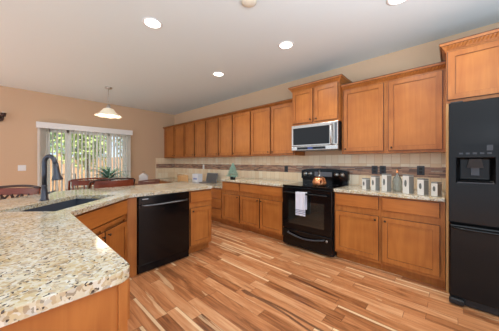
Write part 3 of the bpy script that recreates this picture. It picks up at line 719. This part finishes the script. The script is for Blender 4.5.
sh.add(vs, fs, 0, True); sh.build('glass_shade', M_['lampglass'], pn)
MB().lathe([(0, -.55), (.03, -.54), (.042, -.51), (.03, -.46), (.015, -.44), (0, -.44)], 16).build('light_bulb', M_['bulb'], pn)
pt = bpy.data.lights.new('pendant_glow', 'POINT'); pt.energy = 7; pt.color = (1, .86, .68); pt.shadow_soft_size = .2
po = bpy.data.objects.new('pendant_glow', pt); C.objects.link(po); po.location = (1.31, 5.02, H-.62)

# ------------------------------------------------------------ recessed ceiling lights
CL = [((1.018, 2.341), 'recessed ceiling light over the island, leftmost of all'), ((2.354, 1.541), 'recessed ceiling light nearest the microwave cabinet'), ((2.364, 2.888), 'recessed ceiling light farthest back, the smallest looking'), ((2.36, .345), 'recessed ceiling light cut by the top edge of the photo, above the refrigerator')]
first = None
for (x, y), lb in CL:
    if first is None:
        r_ = empty('recessed_light', (x, y, H), 0, lb, 'light', 'recessed ceiling lights'); first = r_
        MB().lathe([(.078, -.001), (.098, -.001), (.1, -.004), (.09, -.008), (.078, -.006), (.078, -.001)], 32).build('trim_ring', M_['white'], r_)
        MB().lathe([(0, -.005), (.06, -.0055), (.078, -.004), (.078, -.001)], 28).build('lens', M_['bulb'], r_)
    else:
        r_ = copy_tree(first); r_.location = (x, y, H); r_['label'] = lb
    ld_ = bpy.data.lights.new('can_lamp', 'SPOT'); ld_.energy = 40; ld_.spot_size = R(150); ld_.spot_blend = .8; ld_.shadow_soft_size = .08; ld_.color = (1, .975, .94)
    lo_ = bpy.data.objects.new('can_lamp', ld_); C.objects.link(lo_); lo_.location = (x, y, H-.02)
sm = empty('smoke_detector', (1.47, 1.36, H), 0, 'small white round smoke detector at the top of the ceiling', 'smoke detector')
MB().lathe([(0, 0), (.07, 0), (.07, -.02), (.05, -.035), (0, -.037)], 24).build('housing', plain('cream_plastic', (226, 222, 204), .5), sm)

# ------------------------------------------------------------ small wall things
def outlet(Y, z, mat, label, name='power_outlet'):
    r_ = empty(name, (W-.0145, Y, z), R(-90), label, 'outlet')
    MB().box(-.038, .038, -.006, 0, -.058, .058).build('cover_plate', mat, r_, .002)
    for zz in (-.022, .022): MB().box(-.016, .016, -.0085, -.006, zz-.015, zz+.015).build('socket', M_['blackmat'] if mat != M_['vinyl'] else M_['vinyl'], r_, .001)
outlet(.80, 1.15, M_['charcoal'], 'dark outlet plate in the mosaic stripe, left one of the adjoining pair')
outlet(.70, 1.15, M_['charcoal'], 'dark outlet plate in the mosaic stripe, right one of the adjoining pair')
outlet(.285, 1.155, M_['charcoal'], 'lone dark outlet plate above the canisters near the refrigerator')
outlet(2.27, 1.13, M_['charcoal'], 'dark outlet plate in the mosaic stripe left of the range')
outlet(4.87, 1.13, M_['vinyl'], 'white outlet plate in the mosaic stripe above the papers on the desk')
ls = empty('light_switch', (.146, L, 1.137), 0, 'white double light switch plate on the tan wall left of the blinds', 'switch')
MB().box(-.058, .058, -.007, -.0005, -.058, .058).build('cover_plate', M_['vinyl'], ls, .002)
for x in (-.023, .023): MB().box(x-.012, x+.012, -.012, -.007, -.03, .03).build('rocker', M_['vinyl'], ls, .001)
sc = empty('wall_sconce', (-.165, L, 2.11), 0, 'dark metal wall ornament at the left edge of the tan wall', 'wall ornament')
MB().lathe([(0, 0), (.07, 0), (.06, .02), (0, .03)], 16).xf(Matrix.Rotation(R(90), 4, 'X')).build('backplate', M_['blackwood'], sc)
MB().tube([(0, -.02, 0), (.02, -.09, -.06), (.05, -.12, -.04), (.06, -.12, .02)], .012).build('scroll_arm', M_['blackwood'], sc)
MB().lathe([(0, 0), (.03, .0), (.045, .07), (.04, .07), (.02, .01)], 16, (.06, -.12, .02)).build('candle_cup', M_['blackwood'], sc)
MB().lathe([(0, 0), (.016, 0), (.016, .07), (0, .07)], 12, (.06, -.12, .04)).build('candle', M_['cerm'], sc)
# dried grass in a vase left edge
dv = empty('dried_arrangement', (-.36, 3.02, .914), 0, 'brown dried grass arrangement at the left edge behind the island', 'plant')
dv.location = (-.50, 5.6, 0)
MB().lathe([(0, 0), (.10, 0), (.14, .2), (.12, .5), (.06, .62), (.075, .68), (.065, .68), (.05, .62), (0, .6)], 20).build('floor_vase', M_['cerm'], dv)
fronds('dried_stems', M_['dry'], dv, 60, .5, .62, 11, .25, .008, .8)

# ------------------------------------------------------------ on the counters
def canister(x, Y, w_, h, label):
    r_ = empty('canister', (x, Y, .9145), R(-124), label, 'canister', 'silver canisters on the short countertop')
    MB().box(-w_/2, w_/2, -w_/2, w_/2, 0, h).build('tin_body', [M_['silver']], r_, .004)
    MB().box(-w_/2+.0, w_/2-.0, -w_/2, w_/2, h+.0005, h+.014).build('lid', M_['tinside'], r_, .004)
    ov = [(w_*.2*math.cos(2*math.pi*k/20), h*.58+min(.05, h*.2)*math.sin(2*math.pi*k/20)) for k in range(20)]
    MB().prism(ov, -w_/2-.0015, -w_/2-.0002, tf=lambda v_: (v_[0], v_[2], v_[1])).build('front_window', M_['jarfill'], r_)
    MB().box(w_/2+.0002, w_/2+.0012, -w_/2+.004, w_/2-.004, .004, h-.004).build('side_panel', M_['tinside'], r_)
M_['jarfill'] = plain('dark_contents', (108, 112, 110), .2)
for x, Y, w_, h, lb in ((3.05, .80, .066, .13, 'short silver canister at the left end of the canister row'),
                        (3.03, .69, .07, .165, 'silver canister second from the left in the row'),
                        (3.00, .565, .072, .195, 'tall silver canister with dark window left of the glass jar'),
                        (2.985, .355, .074, .195, 'tall silver canister with dark window right of the glass jar'),
                        (2.965, .225, .07, .16, 'mid-height silver canister second from the refrigerator'),
                        (2.95, .115, .062, .13, 'short silver canister right beside the refrigerator')):
    canister(x, Y, w_, h, lb)
gj = empty('glass_bottle', (3.10, .475, .9145), 0, 'clear glass bottle with a thin copper stopper between the tall canisters', 'bottle')
MB().lathe([(0, .002), (.045, .002), (.05, .02), (.05, .12), (.04, .16), (.014, .19), (.012, .215), (.0, .215)], 24).build('bottle_glass', M_['jar'], gj)
MB().lathe([(0, .2155), (.012, .2155), (.014, .23), (.006, .26), (0, .262)], 12).build('stopper', M_['copper'], gj)
# kettle
kt = empty('tea_kettle', (3.05, 1.42, .9188), R(215), 'shiny copper tea kettle standing on the glass cooktop', 'kettle')
MB().lathe([(0, 0), (.085, 0), (.098, .025), (.096, .065), (.075, .11), (.045, .13), (0, .133)], 32).build('kettle_body', M_['copper'], kt)
MB().lathe([(0, .131), (.035, .130), (.03, .138), (.008, .142), (.012, .157), (0, .16)], 16).build('lid', M_['steel'], kt)
MB().tube([(.08, 0, .05), (.115, 0, .085), (.135, 0, .12)], [.02, .014, .011]).build('spout', M_['copper'], kt)
MB().tube([(-.075, 0, .09)]+[(-.08*math.cos(math.pi*k/8), 0, .11+.11*math.sin(math.pi*k/8)) for k in range(1, 8)]+[(.075, 0, .09)], .008).build('handle', M_['dsteel'], kt)
# christmas-tree-like plant
pp = empty('potted_plant', (3.04, 3.26, .9145), 0, 'small cone-shaped blue-green plant in a dark pot at the counter end', 'plant')
MB().lathe([(0, 0), (.05, 0), (.07, .07), (.062, .07), (.055, .06), (0, .06)], 20).build('pot', M_['blackmat'], pp)
m = MB(); rn = random.Random(4)
for i in range(620):
    h_ = rn.random()**1.2; z = .05+.25*h_; r0 = .16*(1-h_)+.025; a = rn.uniform(0, 6.283); r1 = r0*rn.uniform(.6, 1.1)
    p0 = Vector((.25*r0*math.cos(a), .25*r0*math.sin(a), z+.01)); p1 = Vector((r1*math.cos(a), r1*math.sin(a), z-.02+.03*rn.random())); sd_ = Vector((-math.sin(a), math.cos(a), 0))*.011; md_ = (p0+p1)/2+Vector((0, 0, .012))
    m.add([p0, md_-sd_, p1, md_+sd_], [(0, 1, 2, 3)])
m.build('foliage', M_['leaf2'], pp); MB().tube([(0, 0, .05), (0, 0, .3)], .006, 8).build('stem', M_['bark'], pp)
# laptop
lp = empty('laptop', (3.17, 4.27, .7655), R(-78), 'open dark laptop on the granite desk', 'laptop')
MB().box(-.17, .17, -.12, .11, 0, .018).build('keyboard_base', M_['laptop'], lp, .003)
scn = MB().box(-.17, .17, 0, .008, 0, .22).xf(Matrix.Translation((0, .112, .012)) @ Matrix.Rotation(R(-15), 4, 'X')).build('screen_lid', M_['laptop'], lp, .002)
MB().box(-.155, .155, -.0015, -.0002, .012, .208).xf(Matrix.Translation((0, .112, .012)) @ Matrix.Rotation(R(-15), 4, 'X')).build('display', M_['screen'], scn)
# paper box
pb = empty('paper_holder', (3.12, 4.63, .7655), R(-85), 'white box with blue print standing left of the laptop', 'box')
MB().box(-.11, .11, -.07, .07, 0, .20).build('box_body', M_['paper'], pb, .003)
MB().box(-.07, .07, -.0715, -.0702, .06, .10).build('blue_print', M_['blueprint'], pb)

# ------------------------------------------------------------ outside
o = MB().box(-14, 16, L+.125, L+30, -.25, -.10).build('patio_ground', M_['concrete']); o['kind'] = 'structure'
fn = empty('wooden_fence', (0, L+4.6, -.1), 0, 'tan cedar plank fence across the yard beyond the patio door', 'fence')
f = MB()
for i in range(70): x = -6+i*.15; f.box(x, x+.14, 0, .02, 0, 1.55+.02*(i % 2))
f.build('fence_boards', M_['fence'], fn)
for i in range(5): MB().box(-6+i*2.4, -5.9+i*2.4, .02, .12, 0, 1.7).build('fence_post', M_['fence'], fn)
hs = empty('neighbor_house', (-1.6, L+9, -.1), 0, 'pale pinkish beige house beyond the fence, behind the left blinds', 'house')
MB().box(-4, 2.3, 0, 5, 0, 3.3).build('house_wall', M_['siding'], hs)
MB().prism([(-4.4, 3.3), (2.7, 3.3), (-.9, 5.0)], -.3, 5.3, tf=lambda v_: (v_[0], v_[2], v_[1])).build('roof', M_['roof'], hs)
for x in (-.6, 1.2):
    wn_ = MB().box(x-.4, x+.4, -.03, 0, 1.3, 2.4).build('window_trim', M_['white'], hs); MB().box(x-.34, x+.34, -.04, -.03, 1.36, 2.34).build('window_pane', M_['charcoal'], wn_)
def tree(x, y, h, r0, n, mat, label, seed, name='leafy_tree'):
    r_ = empty(name, (x, y, -.1), 0, label, 'tree'); rn = random.Random(seed)
    MB().tube([(0, 0, 0), (.05, 0, h*.3), (0, .05, h*.6), (.03, 0, h*.85)], [.09, .07, .05, .02], 8).build('trunk', M_['bark'], r_)
    m = MB()
    for i in range(n):
        a = rn.uniform(0, 6.283); cz = rn.uniform(-1, 1); q_ = math.sqrt(1-cz*cz); rr_ = r0*rn.uniform(.25, 1)*(1+.25*math.sin(3*a+cz*4))
        c = Vector((rr_*q_*math.cos(a), rr_*q_*math.sin(a), h*.68+rr_*cz*h*.30/r0))
        u = Vector((rn.gauss(0, 1), rn.gauss(0, 1), rn.gauss(0, 1))).normalized(); v_ = u.orthogonal().normalized(); s_ = .085
        m.add([c-u*s_, c-v_*s_*.5, c+u*s_, c+v_*s_*.5], [(0, 1, 2, 3)])
    m.build('foliage', mat, r_)
tree(1.75, L+2.9, 3.0, .8, 2200, M_['treeleaf'], 'yellow-green tree seen through the right half of the blinds', 1)
tree(.2, L+3.3, 2.4, .5, 1000, M_['treeleaf'], 'smaller yellow-green tree in front of the fence left of center', 2)
tree(3.7, L+3.2, 3.3, .85, 1900, M_['treeleaf2'], 'darker green tree at the right end of the patio door view', 3)
tree(.95, L+6.6, 4.0, 1.1, 1800, M_['treeleaf2'], 'dark green tree standing behind the wooden fence', 4)
# patio chair
pc = empty('patio_chair', (.95, L+1.6, -.1), R(160), 'dark metal patio chair outside the sliding door', 'chair')
MB().box(-.26, .26, -.24, .26, .42, .45).build('seat', M_['blackmat'], pc, .01)
for sx in (-1, 1):
    for sy in (-1, 1): MB().tube([(sx*.24, sy*.22, .42), (sx*.26, sy*.26, 0)], .014).build('leg', M_['blackmat'], pc)
    MB().tube([(sx*.25, -.24, .43), (sx*.25, -.32, 1.0)], .014).build('back_post', M_['blackmat'], pc)
MB().tube([(-.25, -.32, 1.0), (.25, -.32, 1.0)], .014).build('top_rail', M_['blackmat'], pc)
for k in range(6): x = -.2+.08*k; MB().bar((x, -.245, .44), (x, -.318, 1.0), .03, .008).build('back_slat', M_['blackmat'], pc)
